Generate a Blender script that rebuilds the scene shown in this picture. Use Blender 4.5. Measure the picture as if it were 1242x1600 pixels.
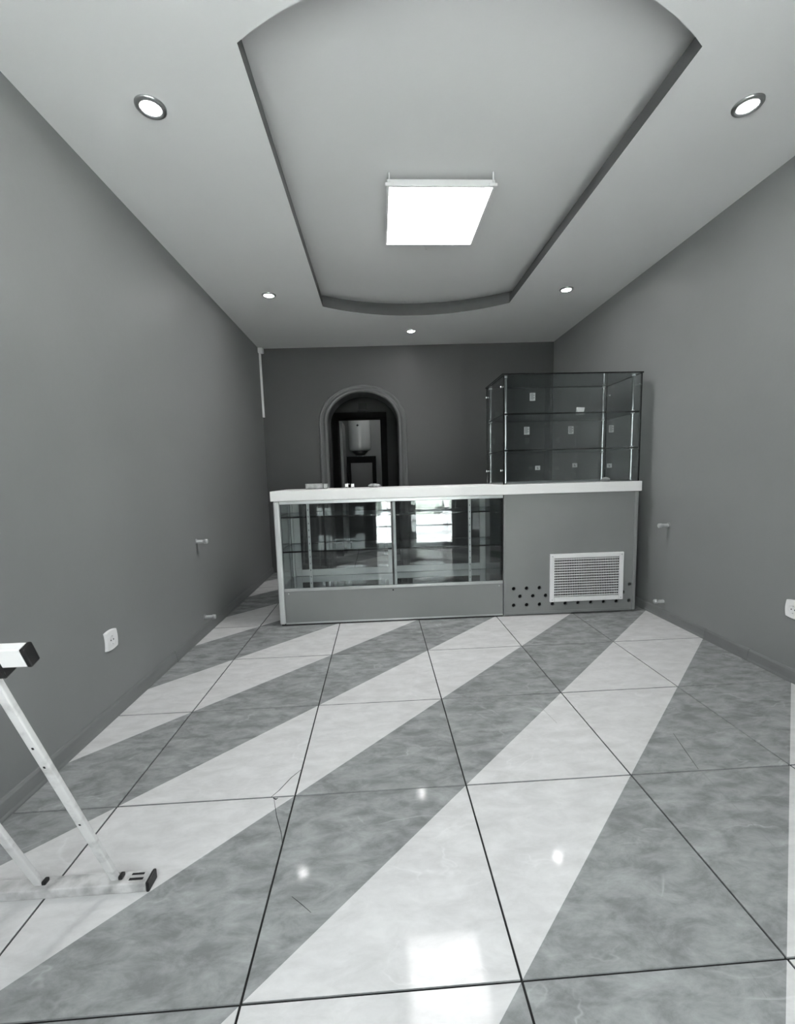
import bpy, bmesh, math, random
from mathutils import Vector, Matrix
random.seed(4)
for o in list(bpy.data.objects): bpy.data.objects.remove(o, do_unlink=True)
scene = bpy.context.scene
col = scene.collection

# ------------------------------------------------------------------ camera
CAM = Vector((-0.2750, -1.4049, 1.0918))
YAW, PIT, ROL, FPX, CX, CY = .0482, -.1147, -.0274, 675.87, 625.80, 822.48
def cam_axes():
    f = Vector((math.sin(YAW)*math.cos(PIT), math.cos(YAW)*math.cos(PIT), math.sin(PIT)))
    r = Vector((math.cos(YAW), -math.sin(YAW), 0)); u = r.cross(f)
    return math.cos(ROL)*r + math.sin(ROL)*u, -math.sin(ROL)*r + math.cos(ROL)*u, f
RX, UX, FX = cam_axes()
cd = bpy.data.cameras.new('camera'); cam = bpy.data.objects.new('camera', cd); col.objects.link(cam)
cd.sensor_fit = 'VERTICAL'; cd.sensor_height = 32.0; cd.lens = FPX/1600*32.0
cd.shift_x = -(CX-621)/1600; cd.shift_y = (CY-800)/1600
cd.clip_start = 0.02; cd.clip_end = 200
m = Matrix((RX, UX, -FX)).transposed().to_4x4(); m.translation = CAM
cam.matrix_world = m
scene.camera = cam
def ray(px, py): return RX*((px-CX)/FPX) - UX*((py-CY)/FPX) + FX
def on_plane(px, py, ax, v):          # a pixel's direction met with the plane coord[ax] = v
    d = ray(px, py); return CAM + d*((v-CAM[ax])/d[ax])

# ------------------------------------------------------------------ world, sun, exposure
W = bpy.data.worlds.new('sky'); scene.world = W; W.use_nodes = True
W.node_tree.nodes['Background'].inputs[0].default_value = (0.95, 0.98, 1.0, 1)
W.node_tree.nodes['Background'].inputs[1].default_value = 6.0
sd = bpy.data.lights.new('sun', 'SUN'); sd.energy = 220.0; sd.angle = 0.01
sun = bpy.data.objects.new('sun', sd); col.objects.link(sun)
sun.rotation_euler = Vector((0.5, -0.10, -0.8)).to_track_quat('-Z', 'Y').to_euler()
PANEL_L, SPOT_L, BACK_W = 18.5, 70.0, 12.0
vs = scene.view_settings
vs.view_transform = 'Standard'; vs.look = 'None'; vs.gamma = 1.0; vs.use_curve_mapping = False
vs.exposure = 0.82

# room numbers (metres), floor z=0
XL, XR, YB, YF = -1.56, 1.80, 3.70, -1.60
def zc(x): return 2.552 + (x-XL)/(XR-XL)*0.038      # the ceiling is a little out of level

# ------------------------------------------------------------------ helpers
ORG = {}
def tag(o, label=None, cat=None, group=None, kind=None):
    if label: o['label'] = label
    if cat: o['category'] = cat
    if group: o['group'] = group
    if kind: o['kind'] = kind
    return o
def thing(name, loc, label, cat, group=None):
    o = bpy.data.objects.new(name, None); col.objects.link(o); o.location = loc
    o.empty_display_size = 0.05; ORG[o.name] = Vector(loc)
    return tag(o, label, cat, group)
class MB:
    def __init__(s): s.v = []; s.f = []; s.mi = []; s.sm = []
    def add(s, vs, fs, mi=0, smooth=False):
        b = len(s.v); s.v += [Vector(v) for v in vs]
        for f in fs: s.f.append([b+i for i in f]); s.mi.append(mi); s.sm.append(smooth)
        return s
    def box(s, x0, x1, y0, y1, z0, z1, mi=0):
        vs = [(x, y, z) for z in (z0, z1) for y in (y0, y1) for x in (x0, x1)]
        return s.add(vs, [(0,2,3,1),(4,5,7,6),(0,1,5,4),(2,6,7,3),(0,4,6,2),(1,3,7,5)], mi)
    def pane(s, x0, x1, y0, y1, z0, z1):      # glass box: big faces slot 0, edges slot 1
        d = (x1-x0, y1-y0, z1-z0); ax = d.index(min(d))
        vs = [(x, y, z) for z in (z0, z1) for y in (y0, y1) for x in (x0, x1)]
        fs = [(0,2,3,1),(4,5,7,6),(0,1,5,4),(2,6,7,3),(0,4,6,2),(1,3,7,5)]
        for i, f in enumerate(fs): s.add(vs, [f], 0 if (2-i//2) == ax else 1)
        return s
    def obox(s, c, ax, ay, az, hx, hy, hz, mi=0):
        c = Vector(c); vs = [c+ax*(i*hx)+ay*(j*hy)+az*(k*hz) for k in (-1,1) for j in (-1,1) for i in (-1,1)]
        return s.add(vs, [(0,2,3,1),(4,5,7,6),(0,1,5,4),(2,6,7,3),(0,4,6,2),(1,3,7,5)], mi)
    def tube(s, p0, p1, r0, r1=None, n=20, mi=0, caps=True, smooth=True):
        r1 = r0 if r1 is None else r1
        p0, p1 = Vector(p0), Vector(p1); d = (p1-p0).normalized()
        a = d.orthogonal().normalized(); b = d.cross(a)
        vs = []
        for p, r in ((p0, r0), (p1, r1)):
            vs += [p + a*(r*math.cos(2*math.pi*i/n)) + b*(r*math.sin(2*math.pi*i/n)) for i in range(n)]
        s.add(vs, [(i, (i+1) % n, n+(i+1) % n, n+i) for i in range(n)], mi, smooth)
        if caps:
            s.add(vs[:n], [tuple(range(n))[::-1]], mi); s.add(vs[n:], [tuple(range(n))], mi)
        return s
    def lathe(s, c, prof, n=40, mi=0, axis='z'):   # prof: (radius, height) pairs
        c = Vector(c); vs = []
        for r, h in prof:
            for i in range(n):
                a = 2*math.pi*i/n
                q = (r*math.cos(a), r*math.sin(a), h)
                if axis == 'y': q = (q[0], q[2], q[1])
                if axis == 'x': q = (q[2], q[0], q[1])
                vs.append(c+Vector(q))
        fs = [(k*n+i, k*n+(i+1) % n, (k+1)*n+(i+1) % n, (k+1)*n+i) for k in range(len(prof)-1) for i in range(n)]
        return s.add(vs, fs, mi, True)
    def prism(s, poly, y0, y1, mi=0):              # polygon in xz extruded along y
        n = len(poly)
        vs = [(x, y0, z) for x, z in poly] + [(x, y1, z) for x, z in poly]
        s.add(vs, [tuple(range(n)), tuple(range(2*n-1, n-1, -1))], mi)
        return s.add(vs, [(i, n+i, n+(i+1) % n, (i+1) % n) for i in range(n)], mi)
    def build(s, name, mats, parent=None, bevel=0, loc=None, seg=2, merge=False):
        if not isinstance(mats, (list, tuple)): mats = [mats]
        org = ORG[parent.name] if parent else Vector(loc if loc is not None else (0, 0, 0))
        me = bpy.data.meshes.new(name)
        me.from_pydata([v-org for v in s.v], [], s.f)
        for mt in mats: me.materials.append(M[mt])
        for p, i, sm in zip(me.polygons, s.mi, s.sm): p.material_index = i; p.use_smooth = sm
        bm = bmesh.new(); bm.from_mesh(me)
        if merge: bmesh.ops.remove_doubles(bm, verts=bm.verts, dist=1e-5)
        bmesh.ops.recalc_face_normals(bm, faces=bm.faces)
        bm.to_mesh(me); bm.free(); me.update()
        o = bpy.data.objects.new(name, me); col.objects.link(o)
        if parent: o.parent = parent
        else: o.location = org
        ORG[o.name] = org.copy()
        if bevel:
            b = o.modifiers.new('bevel', 'BEVEL'); b.width = bevel; b.segments = seg; b.limit_method = 'ANGLE'
            b.angle_limit = math.radians(50); b.use_clamp_overlap = True
        return o
def struct(o, label, cat=None): tag(o, label, cat or o.name.split('_')[0], kind='structure'); return o

# ------------------------------------------------------------------ materials
M = {}
def mat(name, colr, rough=0.5, metal=0.0, spec=0.5, coat=0.0, emit=None, es=0.0):
    m = bpy.data.materials.new(name); m.use_nodes = True
    b = m.node_tree.nodes['Principled BSDF']
    b.inputs['Base Color'].default_value = (*colr, 1); b.inputs['Roughness'].default_value = rough
    b.inputs['Metallic'].default_value = metal; b.inputs['Specular IOR Level'].default_value = spec
    b.inputs['Coat Weight'].default_value = coat
    if emit:
        b.inputs['Emission Color'].default_value = (*emit, 1); b.inputs['Emission Strength'].default_value = es
    M[name] = m; return m
def nd(m, t, **kw):
    n = m.node_tree.nodes.new(t)
    for k, v in kw.items():
        if k in n.inputs: n.inputs[k].default_value = v
        else: setattr(n, k, v)
    return n
def grey(v, tint=(0.965, 1.0, 1.0)): return tuple(v*t for t in tint)
def mottled(name, c0, c1, scale, rough=(0.4, 0.5), bump=0.1, bscale=None, spec=0.5, detail=5, lo=0.35, hi=0.65, metal=0.0):
    m = mat(name, c0, rough[0], metal, spec); L = m.node_tree.links; b = m.node_tree.nodes['Principled BSDF']
    tc = nd(m, 'ShaderNodeTexCoord')
    n = nd(m, 'ShaderNodeTexNoise', Scale=scale, Detail=detail); L.new(tc.outputs['Object'], n.inputs['Vector'])
    r = nd(m, 'ShaderNodeValToRGB'); r.color_ramp.elements[0].position = lo; r.color_ramp.elements[1].position = hi
    r.color_ramp.elements[0].color = (*c0, 1); r.color_ramp.elements[1].color = (*c1, 1)
    L.new(n.outputs['Fac'], r.inputs[0]); L.new(r.outputs[0], b.inputs['Base Color'])
    mr = nd(m, 'ShaderNodeMapRange'); mr.inputs['To Min'].default_value = rough[0]; mr.inputs['To Max'].default_value = rough[1]
    L.new(n.outputs['Fac'], mr.inputs['Value']); L.new(mr.outputs[0], b.inputs['Roughness'])
    if bump:
        n2 = nd(m, 'ShaderNodeTexNoise', Scale=bscale or scale*8, Detail=4.0); L.new(tc.outputs['Object'], n2.inputs['Vector'])
        bp = nd(m, 'ShaderNodeBump', Strength=bump, Distance=0.01); L.new(n2.outputs['Fac'], bp.inputs['Height'])
        L.new(bp.outputs[0], b.inputs['Normal'])
    return m
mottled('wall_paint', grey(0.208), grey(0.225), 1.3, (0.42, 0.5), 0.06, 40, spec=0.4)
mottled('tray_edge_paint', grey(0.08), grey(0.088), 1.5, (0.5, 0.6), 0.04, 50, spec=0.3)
mottled('end_wall_paint', grey(0.056), grey(0.061), 1.3, (0.42, 0.5), 0.06, 40, spec=0.4)  # end wall tone, much darker than the side walls
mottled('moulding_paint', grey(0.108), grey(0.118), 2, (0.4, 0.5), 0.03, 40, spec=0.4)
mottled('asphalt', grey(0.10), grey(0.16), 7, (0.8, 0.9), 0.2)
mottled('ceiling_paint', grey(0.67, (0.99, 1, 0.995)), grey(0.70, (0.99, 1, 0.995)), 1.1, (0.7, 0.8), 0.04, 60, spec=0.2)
mottled('stub_toplit', grey(0.34), grey(0.42), 30, (0.3, 0.4), 0.1)  # wall-coloured stubs, lightened in colour for the light from above
mottled('baseboard_plastic', grey(0.16), grey(0.19), 3, (0.3, 0.4), 0, spec=0.5)
mottled('counter_panel', grey(0.205), grey(0.22), 2, (0.4, 0.48), 0.02, 80)
mottled('alu', grey(0.42), grey(0.47), 8, (0.3, 0.4), 0.02, 60, metal=0.6)
mottled('counter_white', grey(0.78, (1, 1, .99)), grey(0.72, (1, 1, .99)), 3, (0.3, 0.42), 0.02, 50)
mottled('white_plastic', grey(0.78, (1, 1, 1)), grey(0.74, (1, 1, 1)), 6, (0.3, 0.35), 0)
mottled('ladder_white', grey(0.66, (1, 1, .99)), grey(0.40, (1, 1, .98)), 22, (0.38, 0.55), 0.06, 60, lo=0.5, hi=0.72)
mottled('ladder_grimy', grey(0.55, (1, 1, .99)), grey(0.28, (1, 1, .98)), 24, (0.4, 0.55), 0.06, 60, lo=0.4, hi=0.7)
mottled('grout', grey(0.006), grey(0.012), 30, (0.8, 0.9), 0.1)
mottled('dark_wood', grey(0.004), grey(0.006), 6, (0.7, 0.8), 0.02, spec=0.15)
mottled('corridor_shade', grey(0.035), grey(0.04), 2, (0.6, 0.7), 0.03, spec=0.2)  # walls beyond the arch, dim light put into a darkened colour
mottled('fridge_panel', grey(0.03), grey(0.036), 3, (0.4, 0.5), 0.0)
mottled('boiler_enamel', grey(0.62), grey(0.58), 3, (0.18, 0.22), 0)
mottled('back_plaster', grey(0.34), grey(0.30), 2, (0.6, 0.7), 0.05)
mottled('pavement', grey(0.66, (1, .99, .97)), grey(0.52, (1, .99, .97)), 5, (0.8, 0.9), 0.2)
mottled('facade', grey(0.78, (1, .99, .97)), grey(0.7, (1, .99, .97)), 1, (0.8, 0.9), 0.1)
mottled('hedge_leaf', (0.10, 0.12, 0.10), (0.32, 0.34, 0.31), 9, (0.6, 0.8), 0.8, 30)
mottled('hole_dark', grey(0.008), grey(0.01), 5, (0.8, 0.9), 0)
mottled('paper', grey(0.55, (1, 1, .99)), grey(0.48, (1, 1, .99)), 20, (0.7, 0.8), 0.1)
mottled('white_paper', grey(0.85, (1, 1, .99)), grey(0.75, (1, 1, .99)), 20, (0.6, 0.7), 0.3)
mottled('ink', grey(0.10), grey(0.12), 30, (0.7, 0.8), 0)
mat('chrome', grey(0.78), 0.12, 1.0)
mat('dull_chrome', grey(0.5), 0.28, 1.0)
mat('black_plastic', grey(0.008), 0.45)
mat('glass_edge', grey(0.006), 0.2)
mat('case_base', grey(0.50), 0.05, 1.0, 0.5)
mat('dark_gloss', grey(0.02), 0.12, 0.0, 0.6)
mottled('alu_light', grey(0.62), grey(0.58), 8, (0.3, 0.4), 0.02, 60, metal=0.25)
mat('crack_dark', grey(0.025), 0.9)
mat('crack_faint', grey(0.22), 0.8)
mat('led_panel', grey(0.8), 0.4, emit=(1.0, 0.985, 0.985), es=PANEL_L)
mat('led_spot', grey(0.8), 0.4, emit=(1.0, 0.985, 0.985), es=SPOT_L)
mat('led_bulb', grey(0.8), 0.4, emit=(1.0, 0.99, 0.98), es=BACK_W)
def glass(name, tint, f0=0.045, rough=0.0):
    m = bpy.data.materials.new(name); m.use_nodes = True; N = m.node_tree.nodes; L = m.node_tree.links; N.clear()
    out = nd(m, 'ShaderNodeOutputMaterial'); mx = nd(m, 'ShaderNodeMixShader')
    tr = nd(m, 'ShaderNodeBsdfTransparent'); tr.inputs[0].default_value = (*tint, 1)
    gl = nd(m, 'ShaderNodeBsdfGlossy', Roughness=rough); gl.inputs[0].default_value = (0.97, 1, 1, 1)
    g = nd(m, 'ShaderNodeNewGeometry'); dp = nd(m, 'ShaderNodeVectorMath', operation='DOT_PRODUCT')
    L.new(g.outputs['Normal'], dp.inputs[0]); L.new(g.outputs['Incoming'], dp.inputs[1])
    ab = nd(m, 'ShaderNodeMath', operation='ABSOLUTE'); L.new(dp.outputs['Value'], ab.inputs[0])
    om = nd(m, 'ShaderNodeMath', operation='SUBTRACT'); om.inputs[0].default_value = 1.0; L.new(ab.outputs[0], om.inputs[1])
    pw = nd(m, 'ShaderNodeMath', operation='POWER'); pw.inputs[1].default_value = 6.0; L.new(om.outputs[0], pw.inputs[0])
    ma = nd(m, 'ShaderNodeMath', operation='MULTIPLY_ADD'); ma.inputs[1].default_value = 1-f0; ma.inputs[2].default_value = f0
    L.new(pw.outputs[0], ma.inputs[0]); L.new(ma.outputs[0], mx.inputs[0])
    L.new(tr.outputs[0], mx.inputs[1]); L.new(gl.outputs[0], mx.inputs[2]); L.new(mx.outputs[0], out.inputs[0])
    M[name] = m
glass('clear_glass', grey(0.88, (0.985, 1, 1.0)))
glass('shop_glass', grey(0.97, (0.99, 1, 1)))
glass('clear_plastic', grey(0.62, (0.97, 1, 0.99)), 0.10, 0.12)
mottled('frosted_plastic', grey(0.17), grey(0.27), 25, (0.15, 0.3), 0.05, 60, spec=0.6)
mottled('bag_film', grey(0.16), grey(0.4), 40, (0.2, 0.3), 0.2, 60)

def tile_mat(name, base, cloud, vein, light):
    m = mat(name, base, 0.06, 0, 0.10); L = m.node_tree.links; b = m.node_tree.nodes['Principled BSDF']
    tc = nd(m, 'ShaderNodeTexCoord'); oi = nd(m, 'ShaderNodeObjectInfo')
    mu = nd(m, 'ShaderNodeVectorMath', operation='MULTIPLY_ADD')
    cb = nd(m, 'ShaderNodeCombineXYZ'); 
    for i in range(3): L.new(oi.outputs['Random'], cb.inputs[i])
    mu.inputs[1].default_value = (37, 53, 71); L.new(cb.outputs[0], mu.inputs[0])
    mp = nd(m, 'ShaderNodeMapping'); mp.inputs['Rotation'].default_value = (0, 0, -0.45); mp.inputs['Scale'].default_value = (1.0, 2.1, 1)
    L.new(tc.outputs['Object'], mp.inputs[0]); L.new(mp.outputs[0], mu.inputs[2])
    n1 = nd(m, 'ShaderNodeTexNoise', Scale=9.0, Detail=9.0, Roughness=0.68, Distortion=0.35); L.new(mu.outputs[0], n1.inputs['Vector'])
    r1 = nd(m, 'ShaderNodeValToRGB'); e = r1.color_ramp.elements
    e[0].position = 0.36; e[0].color = (*base, 1); e[1].position = 0.68; e[1].color = (*cloud, 1)
    L.new(n1.outputs['Fac'], r1.inputs[0])
    n2 = nd(m, 'ShaderNodeTexNoise', Scale=2.2, Detail=4.0, Roughness=0.5, Distortion=0.5); L.new(mu.outputs[0], n2.inputs['Vector'])
    r2 = nd(m, 'ShaderNodeValToRGB'); e = r2.color_ramp.elements
    e[0].position = 0.490; e[0].color = (0, 0, 0, 1); e[1].position = 0.510; e[1].color = (0, 0, 0, 1)
    k = e.new(0.5); k.color = (1, 1, 1, 1)
    L.new(n2.outputs['Fac'], r2.inputs[0])
    n3 = nd(m, 'ShaderNodeTexNoise', Scale=4.0, Detail=2.0); L.new(mu.outputs[0], n3.inputs['Vector'])
    r3 = nd(m, 'ShaderNodeValToRGB'); r3.color_ramp.elements[0].position = 0.5; r3.color_ramp.elements[1].position = 0.65
    L.new(n3.outputs['Fac'], r3.inputs[0])
    vm = nd(m, 'ShaderNodeMath', operation='MULTIPLY'); L.new(r2.outputs[0], vm.inputs[0]); L.new(r3.outputs[0], vm.inputs[1])
    vk = nd(m, 'ShaderNodeMath', operation='MULTIPLY'); vk.inputs[1].default_value = 0.36; L.new(vm.outputs[0], vk.inputs[0])
    mx = nd(m, 'ShaderNodeMix', data_type='RGBA'); L.new(vk.outputs[0], mx.inputs['Factor'])
    L.new(r1.outputs[0], mx.inputs['A']); mx.inputs['B'].default_value = (*vein, 1)
    L.new(mx.outputs['Result'], b.inputs['Base Color'])
    mr = nd(m, 'ShaderNodeMapRange'); mr.inputs['To Min'].default_value = 0.03; mr.inputs['To Max'].default_value = 0.09
    L.new(n1.outputs['Fac'], mr.inputs['Value']); L.new(mr.outputs[0], b.inputs['Roughness'])
    bp = nd(m, 'ShaderNodeBump', Strength=0.010, Distance=0.01); L.new(n1.outputs['Fac'], bp.inputs['Height']); L.new(bp.outputs[0], b.inputs['Normal'])
tile_mat('tile_light', grey(0.53, (1, 1, .995)), grey(0.645, (1, 1, .995)), grey(0.75, (1, 1, 1)), True)
tile_mat('tile_dark', grey(0.195), grey(0.355), grey(0.55), False)

# ------------------------------------------------------------------ floor and its tiles
T, GAP = 0.6, 0.0058
floor = MB().box(XL-0.3, XR+0.3, YF-0.2, 6.4, -0.10, -0.004).build('floor', 'grout')
struct(floor, 'glossy tiled floor with diagonal light and dark stripes')
def clip(poly, x0, x1, y0, y1):
    for ax, v, sg in ((0, x0, 1), (0, x1, -1), (1, y0, 1), (1, y1, -1)):
        out = []
        for i, a in enumerate(poly):
            b = poly[(i+1) % len(poly)]; da, db = sg*(a[ax]-v), sg*(b[ax]-v)
            if da >= 0: out.append(a)
            if da*db < 0:
                t = da/(da-db); out.append((a[0]+(b[0]-a[0])*t, a[1]+(b[1]-a[1])*t))
        poly = out
        if not poly: return []
    return poly
tile_cache, tiles = {}, {}
def make_tile(c, r):
    cx, cy, h = (c+.5)*T, (r+.5)*T, T/2-GAP/2
    bx = (max(-h, XL-.02-cx), min(h, XR+.02-cx), max(-h, YF-cy), min(h, 5.9-cy))
    if bx[1]-bx[0] < .01 or bx[3]-bx[2] < .01: return
    par = (c-r) % 2
    key = (par,)+tuple(round(b, 4) for b in bx)
    if key not in tile_cache:
        ul = clip([(-T/2, -T/2), (T/2, T/2), (-T/2, T/2)], *bx); lr = clip([(-T/2, -T/2), (T/2, -T/2), (T/2, T/2)], *bx)
        mb = MB(); e = 0.0012
        for poly, k in ((ul, 0 if par == 0 else 1), (lr, 1 if par == 0 else 0)):
            if len(poly) > 2: mb.add([(x, y, 0) for x, y in poly], [tuple(range(len(poly)))], k)
        b4 = [(bx[0], bx[2]), (bx[1], bx[2]), (bx[1], bx[3]), (bx[0], bx[3])]
        vs = [(x, y, 0) for x, y in b4] + [(x, y, -0.008) for x, y in b4]
        mb.add(vs, [(i, (i+1) % 4, 4+(i+1) % 4, 4+i) for i in range(4)], 0)
        me = bpy.data.meshes.new('floor_tile'); me.from_pydata(mb.v, [], mb.f)
        me.materials.append(M['tile_dark']); me.materials.append(M['tile_light'])
        for p, i in zip(me.polygons, mb.mi): p.material_index = i
        bm = bmesh.new(); bm.from_mesh(me)
        bmesh.ops.remove_doubles(bm, verts=bm.verts, dist=1e-5); bmesh.ops.recalc_face_normals(bm, faces=bm.faces)
        bm.to_mesh(me); bm.free(); tile_cache[key] = me
    o = bpy.data.objects.new('floor_tile', tile_cache[key]); col.objects.link(o)
    o.parent = floor; o.location = (cx, cy, 0.0); o.rotation_euler = (random.uniform(-1, 1)*.0006, random.uniform(-1, 1)*.0006, 0)
    tiles[(c, r)] = o; ORG[o.name] = Vector((cx, cy, 0))
for r in range(-3, 10):
    for c in range(-3, 3): make_tile(c, r)
CR = [([(697,1098),(700,1150),(702,1175)], .0012, 'crack_faint'), ([(830,1090),(870,1130)], .0010, 'crack_faint'), ([(424,1245),(436,1235),(455,1215),(470,1203)], .0022, 'crack_dark'), ([(428,1248),(432,1275),(439,1300),(441,1318)], .0022, 'crack_dark'),
      ([(427,1247),(431,1249),(434,1247)], .006, 'crack_dark'),
      ([(690,1097),(684,1130),(682,1180),(689,1204)], .002, 'crack_faint'), ([(1091,1202),(1072,1175),(1052,1146)], .0022, 'crack_dark'),
      ([(1096,1206),(1150,1262),(1225,1338)], .0014, 'crack_faint'), ([(456,1401),(470,1412),(486,1426)], .0014, 'crack_dark'),
      ([(1008,1440),(1022,1465),(1040,1493)], .002, 'crack_faint'), ([(377,1545),(364,1566)], .0016, 'crack_faint'),
      ([(1128,1022),(1137,1024)], .006, 'crack_dark'), ([(1198,1560),(1170,1515)], .0018, 'crack_faint')]
for pts, w, mt in CR:
    P = [on_plane(a, b, 2, 0.0) for a, b in pts]
    mid = P[len(P)//2]; t = tiles.get((math.floor(mid.x/T), math.floor(mid.y/T)))
    if not t: continue
    mb = MB(); L_, R_ = [], []
    for i, q in enumerate(P):
        d = (P[min(i+1, len(P)-1)]-P[max(i-1, 0)]).normalized(); n = Vector((-d.y, d.x, 0))
        ww = w*(0.5 if i in (0, len(P)-1) else 1)/2
        L_.append(q+n*ww); R_.append(q-n*ww)
    vs = [v+Vector((0, 0, .0006)) for v in L_+R_]+[v+Vector((0, 0, -.002)) for v in L_+R_]; k = len(P)
    fs = []
    for i in range(k-1):
        fs += [(i, i+1, k+i+1, k+i), (i, 2*k+i, 2*k+i+1, i+1), (k+i, k+i+1, 3*k+i+1, 3*k+i)]
    mb.add(vs, fs); mb.build('crack', mt, t)

# ------------------------------------------------------------------ walls
ZT = 2.80
struct(MB().box(XL-.12, XL, YF-.2, YB+.3, -0.1, ZT).build('wall_left', 'wall_paint'), 'plain grey painted wall on the left of the room')
struct(MB().box(XR, XR+.12, YF-.2, YB+.3, -0.1, ZT).build('wall_right', 'wall_paint'), 'plain grey painted wall on the right of the room')
AX, AW, AS, AH = -0.428, 0.402, 1.72, 0.34          # arch: centre, half width, springing, rise
def arch(off=0.0, n=28):
    a, b = AW+off, AH+off*0.82
    pts = [(AX-a, 0.0)] + [(AX-a, AS*k/6) for k in range(1, 6)]
    pts += [(AX-a*math.cos(math.pi*i/n), AS+b*math.sin(math.pi*i/n)) for i in range(n+1)]
    pts += [(AX+a, AS*k/6) for k in range(5, 0, -1)] + [(AX+a, 0.0)]
    return pts
ip = arch()
mb = MB()
poly = [(XL, 0.0)] + ip + [(XR, 0.0), (XR, ZT), (AX, ZT), (XL, ZT)]
n = len(poly)
for y in (YB, YB+.28):
    tris = __import__('mathutils').geometry.tessellate_polygon([[Vector((x, z, 0)) for x, z in poly]])
    mb.add([(x, y, z) for x, z in poly], [tuple(t) for t in tris])
k = len(ip)
mb.add([(x, YB, z) for x, z in ip]+[(x, YB+.28, z) for x, z in ip], [(i, i+1, k+i+1, k+i) for i in range(k-1)], 0, True)
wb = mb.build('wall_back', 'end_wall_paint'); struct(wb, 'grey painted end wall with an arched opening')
prof = [(0.0, 0.0), (0.0, .022), (.012, .034), (.030, .040), (.040, .030), (.052, .020), (.066, .020), (.074, .030), (.088, .036), (.100, .030), (.104, 0.0)]
mb = MB(); rows = [arch(o_) for o_, _ in prof]; k = len(rows[0])
vs = [(x, YB-h, z) for (o_, h), row in zip(prof, rows) for x, z in row]
mb.add(vs, [(j*k+i, j*k+i+1, (j+1)*k+i+1, (j+1)*k+i) for j in range(len(prof)-1) for i in range(k-1)], 0, True)
o = mb.build('arch_moulding', 'moulding_paint', wb); o['label'] = 'grey stepped moulding around the arched opening'

# front wall with the shop door and window (behind the camera)
OPEN = {'door_1': (.24, .90, .005), 'window_1': (-.38, -.04, .02), 'window_added': (-1.42, -.50, .80)}   # x0, x1, sill; high-sill window added to light the left side
mb = MB(); xs = [XL]+sorted(v for o_ in OPEN.values() for v in o_[:2])+[XR]
for a, b in zip(xs[::2], xs[1::2]): mb.box(a, b, YF-.2, YF, -.1, ZT)
for a, b, z in OPEN.values(): mb.box(a, b, YF-.2, YF, 2.15, ZT).box(a, b, YF-.2, YF, -.1, z)
struct(mb.build('wall_front', 'wall_paint'), 'grey painted shop front wall behind the camera with door and window')
def glazed(name, x0, x1, z0, z1, label):
    r = bpy.data.objects.new(name, None); col.objects.link(r); r.location = ((x0+x1)/2, YF-.1, z0); ORG[r.name] = Vector(r.location)
    tag(r, label, name.split('_')[0], kind='structure')
    w, a, b = .05, YF-.13, YF-.08
    mb = MB().box(x0, x0+w, a, b, z0, z1).box(x1-w, x1, a, b, z0, z1).box(x0+w, x1-w, a, b, z0, z0+w).box(x0+w, x1-w, a, b, z1-w, z1)
    mb.box(x0+w, x1-w, a, b, z0+.54, z0+.57)
    mb.build(name.split('_')[0]+'_frame', 'alu', r, .003)
    MB().pane(x0+w, x1-w, YF-.108, YF-.102, z0+w, z0+.54).build('pane', ['shop_glass', 'glass_edge'], r)
    MB().pane(x0+w, x1-w, YF-.108, YF-.102, z0+.57, z1-w).build('pane', ['shop_glass', 'glass_edge'], r)
    return r
d = glazed('door_1', *OPEN['door_1'], 2.15, 'glazed shop door in an aluminium frame behind the camera')
MB().tube((.32, YF-.04, .95), (.32, YF-.04, 1.25), .012).tube((.32, YF-.04, .97), (.32, YF-.085, .97), .008).tube((.32, YF-.04, 1.23), (.32, YF-.085, 1.23), .008).build('door_handle', 'chrome', d)
glazed('window_1', *OPEN['window_1'], 2.15, 'tall narrow glazed shop window beside the door behind the camera')
glazed('window_added', *OPEN['window_added'], 2.15, 'unseen wide window with a high sill behind the camera, added for daylight on the left')
for nm, (xa, xb, za) in OPEN.items():
    nm = 'daylight_portal'; ld = bpy.data.lights.new(nm, 'AREA'); ld.shape = 'RECTANGLE'; ld.size = xb-xa; ld.size_y = 2.15-za; ld.cycles.is_portal = True
    lo = bpy.data.objects.new(nm, ld); col.objects.link(lo); lo.location = ((xa+xb)/2, YF-.21, (2.15+za)/2)
    lo.rotation_euler = (math.radians(90), 0, math.radians(0))
    lo.rotation_euler = Vector((0, 1, 0)).to_track_quat('-Z', 'Z').to_euler()

# ------------------------------------------------------------------ ceiling with its recessed tray
TX0, TX1, TY0, TY1, SAG, DZ, LIP = -0.703, 0.925, 0.258, 2.535, 0.255, 0.142, 0.066
def tray_loop(n=30):
    hw = (TX1-TX0)/2; cx = (TX0+TX1)/2; R = (hw*hw+SAG*SAG)/(2*SAG); a = math.asin(hw/R)
    pts = [(cx+R*math.sin(-a+2*a*i/n), TY1+SAG-R+R*math.cos(-a+2*a*i/n)) for i in range(n+1)]
    pts += [(cx+R*math.sin(a-2*a*i/n), TY0-SAG+R-R*math.cos(a-2*a*i/n)) for i in range(n+1)]
    return pts
tl = tray_loop()
tess = __import__('mathutils').geometry.tessellate_polygon
outer = [(XL-.02, YF-.02), (XR+.02, YF-.02), (XR+.02, YB+.02), (XL-.02, YB+.02)]
mb = MB(); allp = outer+tl
tri = tess([[Vector((x, y, 0)) for x, y in outer], [Vector((x, y, 0)) for x, y in tl]])
mb.add([(x, y, zc(x)) for x, y in allp], [tuple(t) for t in tri])
ceil = mb.build('ceiling', 'ceiling_paint'); struct(ceil, 'pale ceiling dropped around a curved recessed tray')
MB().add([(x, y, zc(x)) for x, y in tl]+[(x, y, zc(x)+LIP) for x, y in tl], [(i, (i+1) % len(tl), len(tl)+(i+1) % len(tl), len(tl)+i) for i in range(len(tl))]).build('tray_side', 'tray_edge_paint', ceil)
cxm, cym = (TX0+TX1)/2, (TY0+TY1)/2
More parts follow.
